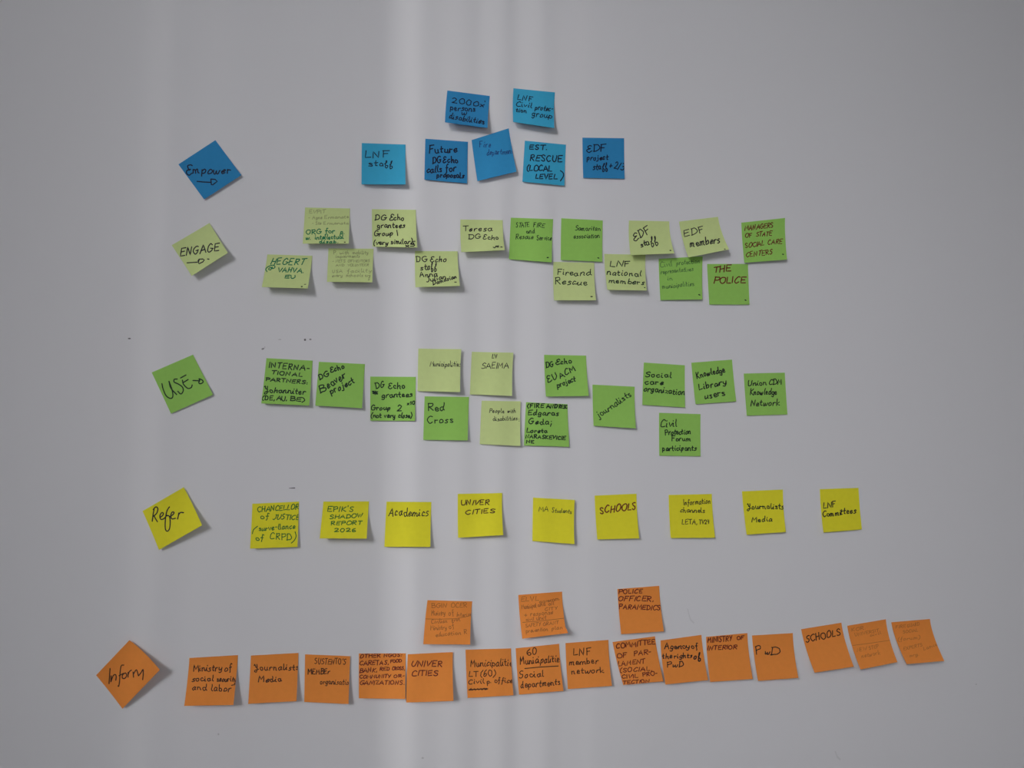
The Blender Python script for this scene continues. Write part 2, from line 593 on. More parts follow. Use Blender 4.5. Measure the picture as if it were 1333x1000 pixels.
note('turq', [(668.3, 114.9), (722.4, 120.3), (721.6, 166.8), (668, 158.7)], (0, 0, 16, 14),
     'turquoise sticky note with curled lower edge at the very top, ending in the word group', GB,
     [('LNF', 838, 220, 988, 236, 48), ('Civil', 825, 283, 980, 300, 50), ('protec-', 1008, 318, 1182, 332, 56),
      ('tion', 825, 335, 930, 350, 45), ('group', 978, 376, 1172, 402, 62)], Z, 'navy', 1.4)
Z = (455, 170, 8.33)
note('turq', [(471, 186.2), (527.9, 188.2), (527.9, 240.2), (470.6, 240)], (0, 0, 11, 7),
     'turquoise sticky note reading LNF staff, leftmost of the straight blue ones', GB,
     [('LNF', 170, 298, 430, 290, 78), ('st', 200, 388, 310, 386, 68), ('aφφ', 322, 388, 470, 390, 68)], Z, 'navy', 1.5)
note('blue', [(553.7, 180.6), (609.2, 184.6), (608, 238.8), (552.5, 233.9)], (0, 0, 3, 3),
     'dark blue sticky note full of thick writing starting with the word Future', GB,
     [('Future', 862, 246, 1168, 238, 92), ('DG', 900, 355, 990, 347, 72), ('εcho', 1015, 350, 1175, 346, 76),
      ('calls', 838, 458, 1000, 446, 76), ('for', 1042, 446, 1155, 438, 78), ('proposals', 945, 506, 1240, 516, 62)],
     Z, 'navy', 1.9)
Z = (605, 160, 9.52)
note('brightblue', [(613.9, 182.4), (662.2, 167), (672.4, 223.5), (621.6, 235.8)], (0, 0, 9, 6),
     'bright blue sticky note leaning left with thin writing Fire department', GB,
     [('Fire', 180, 302, 325, 302, 82), ('department', 272, 400, 600, 378, 78)], Z, 'blueink', 1.0)
note('turq', [(683.3, 183.1), (736.8, 188.4), (734.7, 241.7), (680.1, 236.5)], (0, 0, 4, 4),
     'turquoise sticky note in bold capitals reading EST. RESCUE (LOCAL LEVEL)', GB,
     [('EST.', 800, 330, 1022, 335, 62), ('RESCUE', 808, 462, 1208, 490, 82), ('(LOCAL', 768, 590, 1080, 600, 74),
      ('LEVEL', 875, 690, 1140, 696, 62), ('#bracket', '~1185,592 1218,620 1222,660 1185,720')], Z, 'navy', 1.8)
Z = (740, 165, 12.5)
note('blue', [(758.2, 179.2), (812.4, 180), (813, 232.8), (759.2, 231.6)], (0, 0, 2, 2),
     'dark blue sticky note lying flat, rightmost of the blue ones', GB,
     [('εDF', 298, 415, 605, 395, 118), ('project', 295, 548, 645, 538, 95), ('staφφ', 395, 700, 640, 688, 108),
      ('+', 655, 668, 712, 668, 100), ('2/3', 738, 676, 888, 712, 120)], Z, 'navy', 1.6)

# ---------------------------------------------------------------- engage rows
GE = 'green notes of the Engage rows'
Z = (210, 280, 11.11)
note('pale', [(223.5, 319.2), (272.6, 290.4), (296.6, 329.3), (249.6, 359.2)], (0, 3, 16, 12),
     'pale green sticky note turned on its corner reading ENGAGE above an arrow', 'row heading notes on their corners',
     [('ENGAGE', 270, 602, 835, 522, 118, {'sl': .22}),
      ('#arrow', '372,692 440,688 520,683;530,668 545,640 600,636 622,650 600,680 545,704 535,690 550,640'),
      ('#ink_dash', '668,636 690,640')], Z, 'black', 1.8)
Z = (335, 260, 7.694)
note('pale', [(397.1, 270.1), (455.6, 271.4), (453.9, 317.2), (394.1, 317.2)], (0, 0, 16, 14),
     'pale green sticky note with pencil lines above green ink, upper left of the Engage rows', GE,
     [('EVPIT', 520, 140, 682, 134, 36, {'ink': 'pencil', 'w': .8}), ('- Agne', 512, 198, 650, 194, 36, {'ink': 'pencil', 'w': .8}),
      ('Ermanate', 672, 192, 915, 186, 34, {'ink': 'pencil', 'w': .8}), ('- Ste', 548, 252, 640, 250, 34, {'ink': 'pencil', 'w': .8}),
      ('Ermanata', 662, 250, 915, 246, 30, {'ink': 'pencil', 'w': .8}),
      ('ORG', 486, 344, 640, 342, 48), ('for', 680, 340, 776, 332, 52), ('p.', 828, 342, 872, 344, 52),
      ('w.', 486, 400, 535, 400, 46), ('intellectual', 575, 398, 862, 392, 48), ('disab.', 620, 438, 812, 436, 36),
      ('#ink_dot', '872,426 880,426', {'ink': 'black', 'w': 1.6})], Z, 'greenink', 1.5)
note('pale', [(348, 331.2), (406.7, 333), (400.6, 375.7), (340.8, 373.7)], (0, 0, 20, 18),
     'pale green sticky note all in green ink ending in EU, right of the ENGAGE note', GE,
     [('HEGERT', 130, 650, 470, 656, 66, {'sl': .3}), ('@', 86, 722, 190, 712, 62), ('VAHVA.', 205, 722, 462, 736, 46, {'sl': .2}),
      ('EU', 275, 786, 385, 790, 36), ('#ink_dot', '440,872 450,871', {'ink': 'black', 'w': 1.7}),
      ('#ink_dash', '470,850 486,848', {'ink': 'black', 'w': 1.0})], Z, 'greenink', 1.6)
note('pale', [(427.5, 323.4), (486.4, 323.9), (484.5, 367.6), (425.6, 367)], (0, 0, 19, 17),
     'pale green sticky note covered in faint pencil only', GE,
     [('P.', 762, 548, 800, 548, 40), ('with', 825, 546, 915, 546, 36), ('mobility', 955, 546, 1110, 546, 40),
      ('impairments', 785, 582, 1025, 580, 34), ('- NETS', 750, 630, 880, 626, 30), ('OF', 905, 628, 955, 628, 28), ('MENTORS', 965, 628, 1125, 626, 26),
      ('AND', 785, 668, 870, 664, 22), ('VOLUNTEER', 905, 668, 1115, 664, 24),
      ('USA', 752, 735, 850, 732, 28), ('facility', 900, 732, 1145, 726, 40), ('every', 748, 775, 850, 772, 34),
      ('schools', 885, 774, 1060, 772, 34), ('org', 1080, 774, 1132, 770, 34), ('2', 1108, 808, 1128, 806, 24)], Z, 'pencil', .8)
Z = (470, 260, 6.665)
note('pale', [(484, 272.3), (541.3, 273.2), (543.1, 322.3), (485, 321.2)], (0, 0, 17, 12),
     'pale green sticky note with four lines ending in (very similar) x3', GE,
     [('DG', 120, 180, 215, 172, 50), ('εcho', 246, 180, 376, 178, 54), ('grantees', 138, 243, 380, 242, 50),
      ('Group', 112, 318, 275, 312, 46), ('#ink_dash', '310,265 318,312'), ('(very', 108, 392, 235, 390, 46),
      ('similar)', 258, 384, 442, 384, 46), ('#ink_dash', '446,363 468,361'), ('x3', 386, 410, 462, 405, 30)], Z, 'black', 1.6)
note('pale', [(540.1, 326.8), (595.7, 327.1), (598.6, 372.2), (540.8, 374)], (0, 2, 20, 14),
     'pale green sticky note with names slanting uphill at its bottom, below the (very similar) note', GE,
     [('DG', 480, 542, 572, 534, 54), ('εcho', 600, 542, 742, 540, 54), ('st', 512, 610, 575, 608, 56), ('aφφ', 575, 608, 655, 605, 62),
      ('Anna', 510, 674, 662, 662, 46), ('Julian', 568, 718, 738, 680, 42), ('Damasian', 625, 742, 832, 680, 38),
      ('#ink_dot', '812,716 827,716')], Z, 'black', 1.5)
note('pale', [(599.3, 285.8), (654.5, 286.6), (657.1, 325.7), (600.5, 328.3)], (0, 0, 20, 16),
     'short pale green sticky note with two lines above a small scribble at lower right', GE,
     [('Teresa', 885, 275, 1135, 272, 50), ('DG', 930, 342, 1038, 338, 40), ('εcho', 1056, 346, 1194, 346, 42),
      ('#scribble', '~1146,412 1160,418 1172,402 1184,412 1194,408;1170,410 1192,400'), ('#ink_dash', '1212,410 1225,412')], Z, 'black', 1.4)
Z = (650, 270, 6.348)
note('green', [(665, 283.4), (720.1, 285.3), (718.2, 341.7), (662.6, 337.4)], (0, 0, 8, 3),
     'bright green sticky note with thin writing STATE FIRE and Rescue Service', GE,
     [('STATE', 138, 165, 246, 162, 40), ('FIRE', 280, 164, 372, 168, 36), ('and', 222, 214, 292, 214, 40),
      ('Rescue', 135, 262, 280, 264, 46), ('Service', 308, 270, 430, 272, 44), ('#ink_dot', '395,415 405,415', {'w': 1.8})], Z, 'greenblack', 1.1)
note('green', [(730.7, 284.2), (784.7, 287), (783.9, 340.9), (730, 338.5)], (0, 0, 4, 3),
     'bright green sticky note with two small lines, right of the STATE FIRE note', GE,
     [('Samaritan', 626, 190, 834, 192, 44), ('association', 615, 256, 828, 252, 40), ('#ink_dot', '814,417 822,420', {'w': 1.8})], Z, 'greenblack', 1.1)
note('pale', [(720.4, 340.9), (773.7, 342.1), (775.7, 391), (721.2, 391)], (0, 1, 13, 11),
     'pale green sticky note reading Fire and Rescue', GE,
     [('Fire', 478, 556, 608, 562, 52), ('and', 615, 566, 758, 562, 54), ('Rescue', 462, 634, 726, 642, 56),
      ('#ink_dot', '756,738 768,738', {'w': 1.8})], Z, 'greenblack', 1.4)
note('pale', [(786.7, 330.6), (840.3, 331.8), (841.9, 378.2), (790.7, 377.4)], (0, 0, 15, 13),
     'pale green sticky note reading LNF national members', GE,
     [('LNF', 912, 487, 1082, 488, 48), ('national', 888, 556, 1172, 572, 52), ('members', 903, 622, 1198, 638, 46),
      ('#ink_dot', '1198,663 1203,664')], Z, 'greenblack', 1.5)
Z = (805, 270, 5.672)
note('pale', [(818.8, 287.1), (871.1, 288.2), (877.8, 330), (820.9, 332.1)], (0, 0, 19, 16),
     'pale green sticky note with a few words slanting uphill, overlapping the LNF national members note', GE,
     [('εDF', 118, 250, 240, 185, 62), ('st', 165, 295, 205, 282, 44), ('aφφ', 205, 282, 290, 262, 56), ('#ink_dot', '380,318 388,319')], Z, 'black', 1.6)
note('pale', [(884, 288.5), (934.6, 282.3), (949.2, 324.7), (896.2, 335.2)], (0, 0, 19, 16),
     'pale green sticky note leaning left with two lines, the second reading members', GE,
     [('EDF', 488, 218, 638, 184, 50), ('members', 530, 292, 750, 262, 58, {'w': 1.7}), ('#ink_dot', '782,308 789,309')], Z, 'black', 1.4)
note('green', [(965.1, 289.9), (1021.9, 283.8), (1024.5, 337.9), (969, 342.3)], (0, 1, 9, 5),
     'green sticky note with four lines of dark red capitals starting with MANAGERS', GE,
     [('MANAGERS', 932, 172, 1142, 148, 36, {'sl': .2}), ('OF', 935, 225, 988, 220, 32, {'sl': .2}), ('STATE', 1015, 215, 1130, 208, 34, {'sl': .2}),
      ('SOCIAL', 936, 300, 1076, 280, 36, {'sl': .2}), ('CARE', 1102, 274, 1208, 270, 36, {'sl': .2}), ('CENTERS', 942, 368, 1138, 346, 38, {'sl': .2}),
      ('#ink_dot', '1212,346 1219,348', {'ink': 'black', 'w': 1.7})], Z, 'redink', 1.4)
note('green', [(857.4, 337), (914.7, 333.8), (914.3, 389.9), (859.7, 390.8)], (0, 0, 6, 3),
     'green sticky note with four lines of faint thin writing, left of THE POLICE note', GE,
     [('Civil', 308, 442, 398, 436, 42), ('protection', 428, 426, 600, 412, 38), ('representatives', 313, 492, 552, 470, 36),
      ('in', 362, 540, 402, 536, 34), ('municipalities', 325, 602, 558, 578, 38), ('#ink_dot', '593,644 602,648', {'ink': 'black', 'w': 1.7})], Z, 'pencilg', .9)
note('green', [(920.5, 343.7), (973.7, 343.7), (975.7, 396.6), (923.5, 396.6)], (0, 0, 2, 2),
     'green sticky note reading THE POLICE in dark red capitals', GE,
     [('THE', 702, 482, 828, 472, 46, {'sl': .2}), ('POLICE', 700, 562, 938, 556, 48, {'sl': .2}), ('#ink_dot', '935,684 942,687', {'ink': 'black', 'w': 1.8})], Z, 'redink', 1.8)

# ---------------------------------------------------------------- use rows
GU = 'green notes of the Use rows'
Z = (190, 450, 10)
note('green', [(197.5, 485), (251.2, 461.8), (277.2, 514), (222.5, 538.5)], (0, 0, 4, 2),
     'green sticky note turned on its corner reading USE with a small arrow', 'row heading notes on their corners',
     [('#handwriting', '~208,495 225,570 265,655 322,688 350,660 340,575 300,465;~300,465 325,555 400,638;~408,436 370,440 368,475 420,500 475,540 485,590 455,630 415,595;450,422 522,382;485,482 550,442;~475,450 490,505 545,557 590,545 602,512'),
      ('#arrow', '612,454 690,458;~692,432 735,452 742,480 705,497 688,480 700,455 692,432')], Z, 'greenblack', 1.9)
Z = (335, 455, 8.887)
note('green', [(346.8, 466.3), (407, 469.6), (402.5, 528.1), (340.1, 525.3)], (0, 0, 9, 9),
     'green sticky note crowded with five lines starting INTERNATIONAL PARTNERS', GU,
     [('INTERNA-', 132, 208, 598, 246, 66), ('TIONAL', 162, 286, 522, 318, 44), ('PARTNERS:', 98, 362, 582, 404, 42),
      ('ʝohanniter', 78, 490, 556, 522, 72), ('(DE,', 52, 582, 205, 588, 54), ('AU,', 222, 588, 345, 592, 54), ('BE)', 378, 592, 545, 604, 50)], Z, 'greenblack', 1.7)
note('green', [(415.1, 471), (475.1, 474.1), (471.2, 531.5), (410.4, 528.1)], (0, 0, 9, 8),
     'green sticky note with three bold uphill lines, the second reading Beaver', GU,
     [('DG', 722, 352, 832, 300, 60), ('εcho', 850, 272, 1010, 218, 64), ('B', 730, 505, 805, 478, 95), ('eaver', 815, 452, 1030, 325, 100),
      ('project', 850, 522, 1128, 380, 82)], Z, 'greenblack', 1.9)
Z = (470, 440, 6.667)
note('green', [(482, 490.3), (541.3, 490.7), (540.2, 548), (482, 547.7)], (0, 0, 3, 3),
     'bright green sticky note with bold lines ending in (not very close)', GU,
     [('DG', 128, 440, 206, 425, 54), ('εcho', 236, 440, 382, 438, 54), ('#scribble', '100,462 112,490 108,458 122,494 120,456 132,492 130,460 142,488;100,470 145,468;102,482 144,484', {'w': 1.8}),
      ('grantees', 178, 518, 445, 512, 52), ('x10', 400, 582, 468, 574, 32), ('Group', 88, 626, 256, 626, 46), ('2', 312, 632, 354, 630, 56),
      ('(not', 84, 692, 175, 692, 46), ('very', 200, 692, 298, 694, 46), ('close)', 322, 692, 440, 696, 46)], Z, 'greenblack', 1.7)
note('pale', [(544.6, 453.8), (600.5, 454.6), (599, 510.5), (543.5, 509.3)], (0, 8, 16, 3),
     'pale green sticky note with one thin word running to its right edge', GU,
     [('Municipalities', 598, 245, 866, 250, 50)], Z, 'black', 1.0)
note('green', [(552.8, 516.1), (610.6, 516.8), (608.8, 573.5), (551, 572.8)], (0, 0, 8, 3),
     'bright green sticky note with two short words, left of the People with disabilities note', GU,
     [('Red', 580, 632, 722, 632, 68), ('Cross', 574, 738, 802, 736, 66)], Z, 'greenblack', 1.6)
Z = (600, 440, 6.667)
note('pale', [(614.2, 458), (668.3, 459.2), (666.5, 515.5), (611.7, 513.5)], (0, 6, 14, 3),
     'pale green sticky note with SAEIMA under two small letters', GU,
     [('LV', 270, 178, 316, 178, 38), ('SAEIMA', 178, 264, 414, 266, 52)], Z, 'black', 1.2)
note('pale', [(627, 521.8), (677.7, 522.5), (677.3, 580.7), (624.5, 578.3)], (0, 3, 9, 3),
     'pale green sticky note with small writing People with disabilities', GU,
     [('People', 246, 650, 376, 652, 38), ('with', 404, 650, 474, 650, 36), ('disabilities', 278, 720, 490, 714, 38), ('#ink_dot', '502,705 503,707;504,720 505,723')], Z, 'black', 1.0)
note('green', [(684.8, 523.7), (738.8, 526.3), (741, 581.8), (682.2, 580)], (0, 0, 5, 4),
     'green sticky note filled with six bold lines, the top one beginning (FIRE', GU,
     [('(FIRE', 575, 608, 722, 606, 36), ('AND', 742, 608, 836, 608, 32, {'w': 2.1}), ('RESC', 850, 610, 922, 612, 30, {'w': 1.7}),
      ('Edgaras', 580, 668, 850, 672, 48), ('Geda;', 588, 748, 790, 752, 50), ('Loreta', 568, 822, 750, 822, 42),
      ('NARASKEVICIE', 562, 868, 910, 884, 32), ('NE', 568, 914, 636, 916, 28)], Z, 'greenblack', 1.7)
Z = (690, 445, 6.667)
note('green', [(708.3, 462), (763, 463), (766.5, 515.5), (710.7, 516.3)], (0, 0, 10, 7),
     'green sticky note with uphill lines EU ACM project, upper left of the journalists note', GU,
     [('DG', 140, 224, 206, 212, 50), ('εcho', 222, 196, 364, 188, 48), ('εU', 156, 355, 246, 315, 62), ('ACM', 260, 318, 398, 252, 50),
      ('project', 236, 398, 395, 342, 56)], Z, 'greenblack', 1.7)
note('green', [(771.3, 500.8), (826.2, 503.5), (827.7, 557.8), (772.8, 554.5)], (0, 0, 9, 5),
     'green sticky note with the single word journalists written diagonally', GU,
     [('journalists', 598, 662, 880, 470, 62)], Z, 'greenblack', 1.5)
Z = (820, 455, 6.059)
note('green', [(838.2, 472), (891.5, 475.6), (891.8, 530.6), (836.2, 527.1)], (0, 0, 3, 3),
     'green sticky note reading Social care organization', GU,
     [('Social', 120, 214, 328, 222, 44), ('care', 116, 275, 268, 276, 46), ('organization', 108, 328, 432, 360, 50)], Z, 'greenblack', 1.7)
note('green', [(900, 472.3), (952.9, 468.2), (958.3, 522.7), (905.5, 526.3)], (0, 0, 3, 3),
     'green sticky note tilted to the left reading Knowledge Library users', GU,
     [('Knowledge', 528, 228, 750, 178, 52), ('Library', 546, 322, 762, 272, 52), ('users', 590, 390, 748, 360, 54)], Z, 'black', 1.7)
note('green', [(968.2, 486.4), (1021.7, 485.2), (1025.1, 539.7), (972.2, 541.2)], (0, 0, 2, 2),
     'green sticky note, rightmost of the Use rows, ending with Knowledge Network', GU,
     [('Union', 928, 286, 1076, 282, 46), ('CDM', 1096, 278, 1198, 276, 46), ('Knowledge', 946, 358, 1158, 356, 50), ('Network', 952, 446, 1178, 440, 52)], Z, 'black', 1.5)
note('green', [(858, 537.5), (911.9, 539.2), (911.9, 594.1), (858.3, 593.3)], (0, 0, 2, 2),
     'green sticky note reading Civil Protection Forum participants, below the Social care one', GU,
     [('Civil', 238, 612, 372, 610, 68), ('Protection', 278, 674, 480, 666, 46), ('Forum', 328, 724, 476, 720, 42), ('participants', 256, 798, 522, 796, 46)], Z, 'greenblack', 1.6)

# ---------------------------------------------------------------- yellow row
GY = 'yellow notes of the Refer row'
Z = (175, 625, 10)
note('yellow', [(185.5, 665.5), (239, 634.5), (263, 684), (207, 716)], (0, 3, 17, 6),
     'yellow sticky note turned on its corner reading Refer', 'row heading notes on their corners',
     [('#handwriting', '257,370 245,440 232,538;~245,385 278,350 305,372 292,430 250,472;255,465 275,505 300,543;~332,488 368,462 376,432 352,428 332,470 345,512 385,502 425,458;~456,350 425,400 405,500 402,630 428,667 458,630 466,530 452,470 418,466;~466,474 505,448 515,422 490,420 474,462 488,506 535,498;578,430 572,470 562,508;~572,458 600,424 640,426')],
     Z, 'black', 1.9)
Z = (315, 640, 7.406)
note('yellow', [(328.5, 655.9), (389.3, 653.1), (387.2, 712.2), (325.5, 714.3)], (0, 0, 7, 10),
     'yellow sticky note with four lines of green ink starting CHANCELLOR of JUSTICE', GY,
     [('CHANCELLOR', 148, 198, 546, 170, 52, {'sl': .2}), ('of', 176, 265, 264, 264, 54), ('JUSTICE', 296, 268, 552, 274, 50, {'sl': .2}),
      ('#bracket', '~150,335 112,368 100,408'), ('surve-llance', 162, 380, 512, 356, 56), ('of', 132, 470, 212, 470, 54), ('CRPD', 268, 460, 480, 466, 64),
      ('#bracket', '~512,388 522,430 505,470 476,498')], Z, 'greeny', 1.5)
note('yellow', [(421, 653.1), (480.4, 652.8), (477.4, 701.4), (416.3, 701)], (0, 0, 20, 19),
     'yellow sticky note in green capitals ending SHADOW REPORT 2026', GY,
     [("EPIK'S", 822, 194, 1078, 190, 52, {'sl': .2}), ('SHADOW', 845, 265, 1168, 248, 40, {'sl': .2}), ('REPORT', 856, 322, 1156, 318, 38, {'sl': .2}), ('2026', 888, 388, 1100, 388, 34)],
     Z, 'greeny', 1.5)
Z = (490, 630, 7.406)
note('yellow', [(503.2, 653.2), (561.6, 653.6), (560.2, 712.1), (500.4, 712)], (0, 0, 11, 7),
     'yellow sticky note with the single word Academics', GY,
     [('Academics', 116, 308, 502, 314, 86)], Z, 'black', 1.5)
note('yellow', [(596, 643.1), (653.7, 641.9), (655.1, 696.8), (596.3, 700.2)], (0, 2, 17, 8),
     'yellow sticky note in capitals reading UNIVER CITIES', GY,
     [('UNIVER', 812, 206, 1090, 200, 50, {'sl': .2}), ('CITIES', 858, 298, 1138, 278, 42, {'sl': .2})], Z, 'brownink', 1.6)
Z = (680, 630, 7.841)
note('yellow', [(694, 647.9), (748.2, 651), (747.8, 708.4), (693.1, 704.4)], (0, 9, 14, 3),
     'yellow sticky note with thin writing MA Students and its right edge lifted', GY,
     [('MA', 165, 280, 268, 282, 52), ('Students', 298, 286, 502, 304, 50)], Z, 'greenblack', 1.0)
note('yellow', [(774.1, 645.3), (828.6, 642.8), (832.1, 701), (777.6, 702.4)], (0, 0, 10, 7),
     'yellow sticky note reading SCHOOLS in dark red capitals', GY,
     [('SCHOOLS', 792, 304, 1160, 262, 72, {'sl': .15})], Z, 'redink', 1.9)
Z = (860, 630, 7.406)
note('yellow', [(870.5, 644.4), (926.6, 643.1), (930.9, 700.2), (873.2, 700.5)], (0, 0, 8, 6),
     'yellow sticky note reading Information channels over a third short line', GY,
     [('Information', 220, 205, 482, 190, 58), ('channels', 188, 276, 425, 276, 50), ('LETA,', 206, 392, 354, 388, 50), ('TV24', 370, 388, 470, 386, 44)], Z, 'black', 1.2)
note('yellow', [(966, 639.7), (1019.1, 637.4), (1023, 692.8), (972.1, 696.2)], (0, 0, 8, 7),
     'yellow sticky note reading Journalists Media', GY,
     [('ʝournalists', 832, 242, 1186, 242, 58), ('Media', 876, 368, 1076, 360, 52)], Z, 'greenblack', 1.5)
Z = (1050, 625, 12.5)
note('yellow', [(1067.2, 637), (1117.6, 635.2), (1122, 689.4), (1072, 693.4)], (0, 0, 4, 6),
     'yellow sticky note, rightmost of its row, reading LNF Committees', GY,
     [('LNF', 272, 462, 480, 438, 98), ('Commi', 262, 600, 560, 570, 95), ('ttees', 545, 556, 805, 534, 110)], Z, 'black', 1.6)

# ---------------------------------------------------------------- orange rows
GO = 'orange notes of the Inform rows'
Z = (120, 825, 9.09)
note('orange', [(125, 879.2), (168.4, 833.6), (208, 872.3), (159.4, 922.9)], (0, 5, 23.8, 5),
     'orange sticky note turned on its corner reading Inform', 'row heading notes on their corners',
     [('#handwriting', '212,412 206,500 200,592;~225,500 222,570;~222,570 248,500 275,485 285,510 280,552;~375,372 345,380 332,450 325,560 315,620 305,618;318,498 372,470;~385,470 360,490 358,525 385,530 408,500 400,470 385,470;~425,460 425,515;~425,490 440,450 465,432;~485,455 490,515;~488,480 520,430 535,450 548,500;~548,500 580,460 602,425 605,480 598,545')],
     Z, 'brownink', 1.8)
Z = (540, 755, 6.348)
note('orange', [(556.5, 781.5), (614.8, 783), (612.1, 839.3), (551, 838.8)], (0, 0, 20, 17.5),
     'orange sticky note in faint pencil, leftmost of the three upper orange ones', GO,
     [('BGIN', 138, 232, 265, 228, 40), ('OCER', 300, 228, 432, 225, 40), ('Ministry', 138, 295, 250, 290, 44), ('of', 282, 298, 325, 285, 46),
      ('Interior', 345, 306, 472, 298, 36), ('#divider_line', '80,323 200,325 330,322 410,308 482,290'), ('Civilian', 136, 364, 268, 354, 38),
      ('prot.', 305, 345, 380, 338, 30), ('Ministry', 130, 416, 262, 410, 42), ('of', 285, 408, 328, 396, 46), ('education R', 172, 470, 432, 446, 38)], Z, 'pencilo', .85)
note('orange', [(674.7, 774.7), (731.7, 770.3), (737.2, 824.5), (679.9, 831.7)], (0, 0, 18.8, 13.8),
     'orange sticky note in faint pencil with a bent lower right corner', GO,
     [('ELVL', 878, 180, 1025, 172, 40), ('governm.', 1030, 195, 1200, 165, 34), ('Municipal', 884, 242, 1005, 228, 42), ('and all', 1015, 222, 1150, 205, 34),
      ('CITY', 1075, 256, 1182, 245, 26), ('+', 900, 306, 930, 304, 40), ('response', 955, 300, 1142, 282, 40), ('civil', 918, 340, 985, 334, 30),
      ('unit', 1005, 334, 1085, 324, 40), ('#divider_line', '890,352 1060,338 1238,317'), ('SAFETY', 915, 392, 1040, 380, 30), ('GRANT', 1060, 380, 1190, 364, 28),
      ('prevention', 918, 438, 1100, 420, 38), ('plan', 1130, 418, 1222, 406, 34)], Z, 'pencilo', .85, fold=1.86)
Z = (785, 755, 6.664)
note('orange', [(803.8, 767), (858.1, 762.8), (864.2, 822.1), (808.6, 825.8)], (0, 0, 11.2, 7.5),
     'orange sticky note in dark red capitals reading POLICE OFFICER, PARAMEDICS, alone above its row', GO,
     [('POLICE', 134, 122, 342, 115, 38, {'sl': .2}), ('OFFICER,', 128, 180, 440, 186, 44, {'sl': .2}), ('PARAMEDICS,', 138, 250, 512, 262, 42, {'sl': .15})], Z, 'redink', 1.5)
Z = (235, 840, 8.331)
note('orange', [(246.6, 856.8), (309.8, 853), (303.8, 918), (239.8, 919.2)], (0, 0, 18.8, 17.5),
     'orange sticky note reading Ministry of social security and labor', GO,
     [('Ministry', 138, 285, 448, 276, 80), ('of', 478, 284, 558, 274, 78), ('social', 122, 392, 358, 386, 66), ('security', 392, 392, 608, 394, 62),
      ('and', 126, 486, 278, 486, 68), ('labor', 330, 500, 548, 502, 80), ('#ink_dash', '553,436 590,428')], Z, 'brownink', 1.6)
note('orange', [(326.6, 853.6), (388.6, 850.2), (385.9, 913), (323, 916.5)], (0, 0, 12.5, 12.5),
     'orange sticky note reading Journalists Media', GO,
     [('ʝournalists', 800, 272, 1284, 268, 70), ('Media', 842, 402, 1098, 394, 70)], Z, 'brownink', 1.6)
Z = (390, 840, 6.348)
note('orange', [(397.1, 852.1), (455.8, 854.5), (453.8, 916.7), (396, 914)], (0, 2.5, 12.5, 5),
     'orange sticky note with three staggered lines, the middle one reading Member', GO,
     [("SUSTENTO'S", 125, 155, 382, 160, 48), ('MEMBEr', 68, 240, 248, 236, 46, {'w': 1.6}), ('organisatio', 168, 320, 405, 326, 50)], Z, 'brownink', 1.2)
note('orange', [(467.2, 851), (528.2, 850.7), (527.6, 910.1), (467.2, 909.3)], (0, 0, 12.5, 12.5),
     'orange sticky note with five crowded lines of capitals starting OTHER NGOS', GO,
     [('OTHER', 498, 108, 668, 99, 34, {'sl': .2}), ('NGOS:', 695, 98, 845, 92, 28, {'sl': .2}), ('CARETAS,', 495, 168, 738, 160, 36, {'sl': .2}), ('FOOD', 750, 146, 842, 140, 26),
      ('BANK,', 495, 228, 642, 220, 36, {'sl': .2}), ('RED', 662, 210, 744, 208, 28), ('CROSS,', 764, 206, 868, 204, 28), ('COMMUNITY', 495, 275, 750, 270, 28, {'sl': .2}),
      ('OR-', 778, 270, 868, 262, 24), ('GANIZATIONS.', 495, 326, 868, 326, 34, {'sl': .2})], Z, 'redink', 1.4)
Z = (525, 840, 8.6)
note('orange', [(530.8, 852), (589.5, 849.1), (590.3, 912.7), (528.8, 914.8)], (0, 2.5, 18.8, 12.5),
     'orange sticky note in dark red capitals reading UNIVER CITIES', GO,
     [('UNIVER', 86, 236, 440, 238, 66, {'sl': .2}), ('CITIES', 90, 346, 388, 338, 62, {'sl': .2})], Z, 'redink', 1.6)
note('orange', [(606, 846), (665.3, 844.3), (668.3, 905.3), (608.7, 908.8)], (0, 0, 12.5, 10),
     'orange sticky note with a crossed out word in its lower left', GO,
     [('Municipalitie', 752, 245, 1218, 230, 88), ('LT', 730, 352, 840, 348, 58), ('(60)', 862, 352, 1030, 348, 74), ('Civil', 726, 436, 908, 426, 58),
      ('p.', 935, 436, 985, 422, 60), ('office', 1020, 422, 1226, 420, 64),
      ('#crossed_out_word', '735,505 760,485 770,505 800,488 805,505 835,486 842,502 870,486 880,503 905,482 915,500 945,490;735,498 945,490;745,502 935,486', {'w': 1.6})],
     Z, 'brownink', 1.4)
Z = (660, 825, 9.52)
note('orange', [(671.3, 844.2), (727.8, 838.3), (733.5, 899.6), (675.8, 904.5)], (0, 0, 12.5, 10),
     'orange sticky note starting with a large 60 and an underlined word', GO,
     [('60', 248, 272, 378, 246, 88), ('Municipalities', 162, 382, 685, 350, 100), ('#underline', '220,433 400,415 635,402'),
      ('Social', 152, 556, 455, 526, 88), ('departments', 170, 672, 660, 636, 90)], Z, 'brownink', 1.5)
note('orange', [(736.2, 837.4), (792, 833.2), (796.6, 893.1), (739.3, 897.3)], (0, 0, 12.5, 7.5),
     'orange sticky note reading LNF member network', GO,
     [('LNF', 820, 276, 1048, 256, 88), ('member', 768, 392, 1135, 366, 78), ('network', 798, 500, 1200, 482, 78)], Z, 'brownink', 1.5)
Z = (785, 755, 6.664)
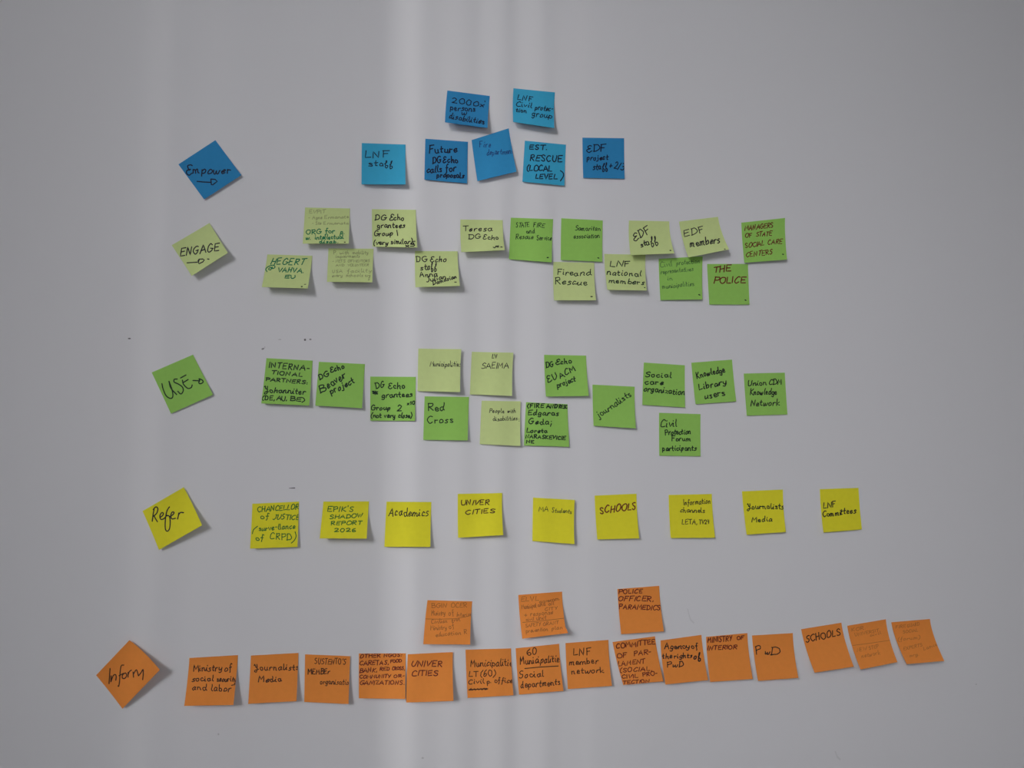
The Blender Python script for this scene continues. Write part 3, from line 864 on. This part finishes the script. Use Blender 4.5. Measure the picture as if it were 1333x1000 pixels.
note('orange', [(797.3, 836), (852.5, 828.5), (863.5, 887.2), (811.3, 891.9)], (0, 0, 10, 11.2),
     'orange sticky note with six lines of dark red capitals starting COMMITTEE', GO,
     [('COMMITTEE', 114, 596, 454, 554, 44, {'w': 1.6}), ('OF', 120, 680, 208, 674, 42), ('PAR-', 268, 660, 418, 642, 42), ('LAMENT', 128, 746, 364, 726, 42),
      ('(SOCIAL,', 146, 802, 428, 786, 38), ('CIVIL', 163, 856, 302, 850, 32), ('PRO-', 343, 840, 472, 826, 36), ('TECTION', 174, 906, 402, 892, 32)], Z, 'redink', 1.4)
Z = (850, 815, 7.016)
note('orange', [(860, 834), (913.1, 826.7), (921.7, 885.6), (866.4, 891.3)], (1.2, 0, 11.2, 16.2),
     'orange sticky note reading Agency of the rights of PwD', GO,
     [('Agency', 104, 214, 332, 206, 58), ('of', 350, 208, 414, 202, 56), ('the', 86, 298, 174, 296, 52), ('rights', 192, 296, 358, 290, 48), ('oφ', 372, 300, 436, 302, 60, {'w': 1.9}),
      ('PwD', 128, 378, 284, 374, 52)], Z, 'black', 1.5)
note('orange', [(919.1, 829.3), (972.9, 824.3), (980, 884.1), (924.4, 888.1)], (0, 0, 12.5, 10),
     'orange sticky note reading MINISTRY OF INTERIOR along its top edge', GO,
     [('MINISTRY', 498, 152, 724, 134, 48, {'sl': .15}), ('OF', 766, 126, 828, 122, 32), ('INTERIOR', 496, 222, 765, 208, 40, {'sl': .2})], Z, 'redink', 1.5)
note('orange', [(979, 827.5), (1032, 824.3), (1039.3, 882.7), (986.8, 886.6)], (0, 0, 12.5, 8.8),
     'orange sticky note with only the letters PwD', GO,
     [('P', 942, 258, 1000, 250, 72), ('w', 1018, 258, 1064, 262, 54), ('D', 1072, 264, 1170, 268, 78)], Z, 'black', 1.5)
Z = (1035, 795, 6.665)
note('orange', [(1043, 819.3), (1095.3, 810.8), (1111.5, 868.1), (1060.5, 876)], (0, 0, 17.5, 16.2),
     'orange sticky note reading SCHOOLS', GO,
     [('SCHOOLS', 95, 276, 395, 212, 62)], Z, 'brownink', 1.7)
note('orange', [(1103, 814.8), (1153.2, 806.3), (1168.2, 862.2), (1120.2, 871.8)], (0, 0, 18.8, 18.8),
     'orange sticky note in faint pencil, second from the right in its row', GO,
     [('KOR.', 490, 182, 612, 162, 30), ('UNIVERSIT', 520, 224, 728, 182, 28), ('civil', 650, 226, 748, 202, 26), ('#divider_line', '500,303 660,282 838,256'),
      ('NEW', 538, 360, 620, 345, 34), ('STEP', 642, 340, 725, 322, 32), ('network', 578, 412, 738, 378, 40)], Z, 'pencilf', .85)
note('orange', [(1160.3, 810.3), (1210.5, 806), (1229.3, 860.6), (1180.5, 864.8)], (0, 0, 21.2, 21.2),
     'orange sticky note in faint pencil without a line, rightmost of its row', GO,
     [('FIRE', 872, 156, 960, 148, 28), ('GUARD', 975, 146, 1080, 126, 28), ('SOCIAL', 938, 198, 1065, 180, 26), ('(forum)', 892, 266, 1085, 244, 34),
      ('EXPERTS', 942, 346, 1105, 308, 28), ('Latvia', 1118, 346, 1235, 304, 30), ('org.', 992, 402, 1078, 390, 28)], Z, 'pencilf', .85)
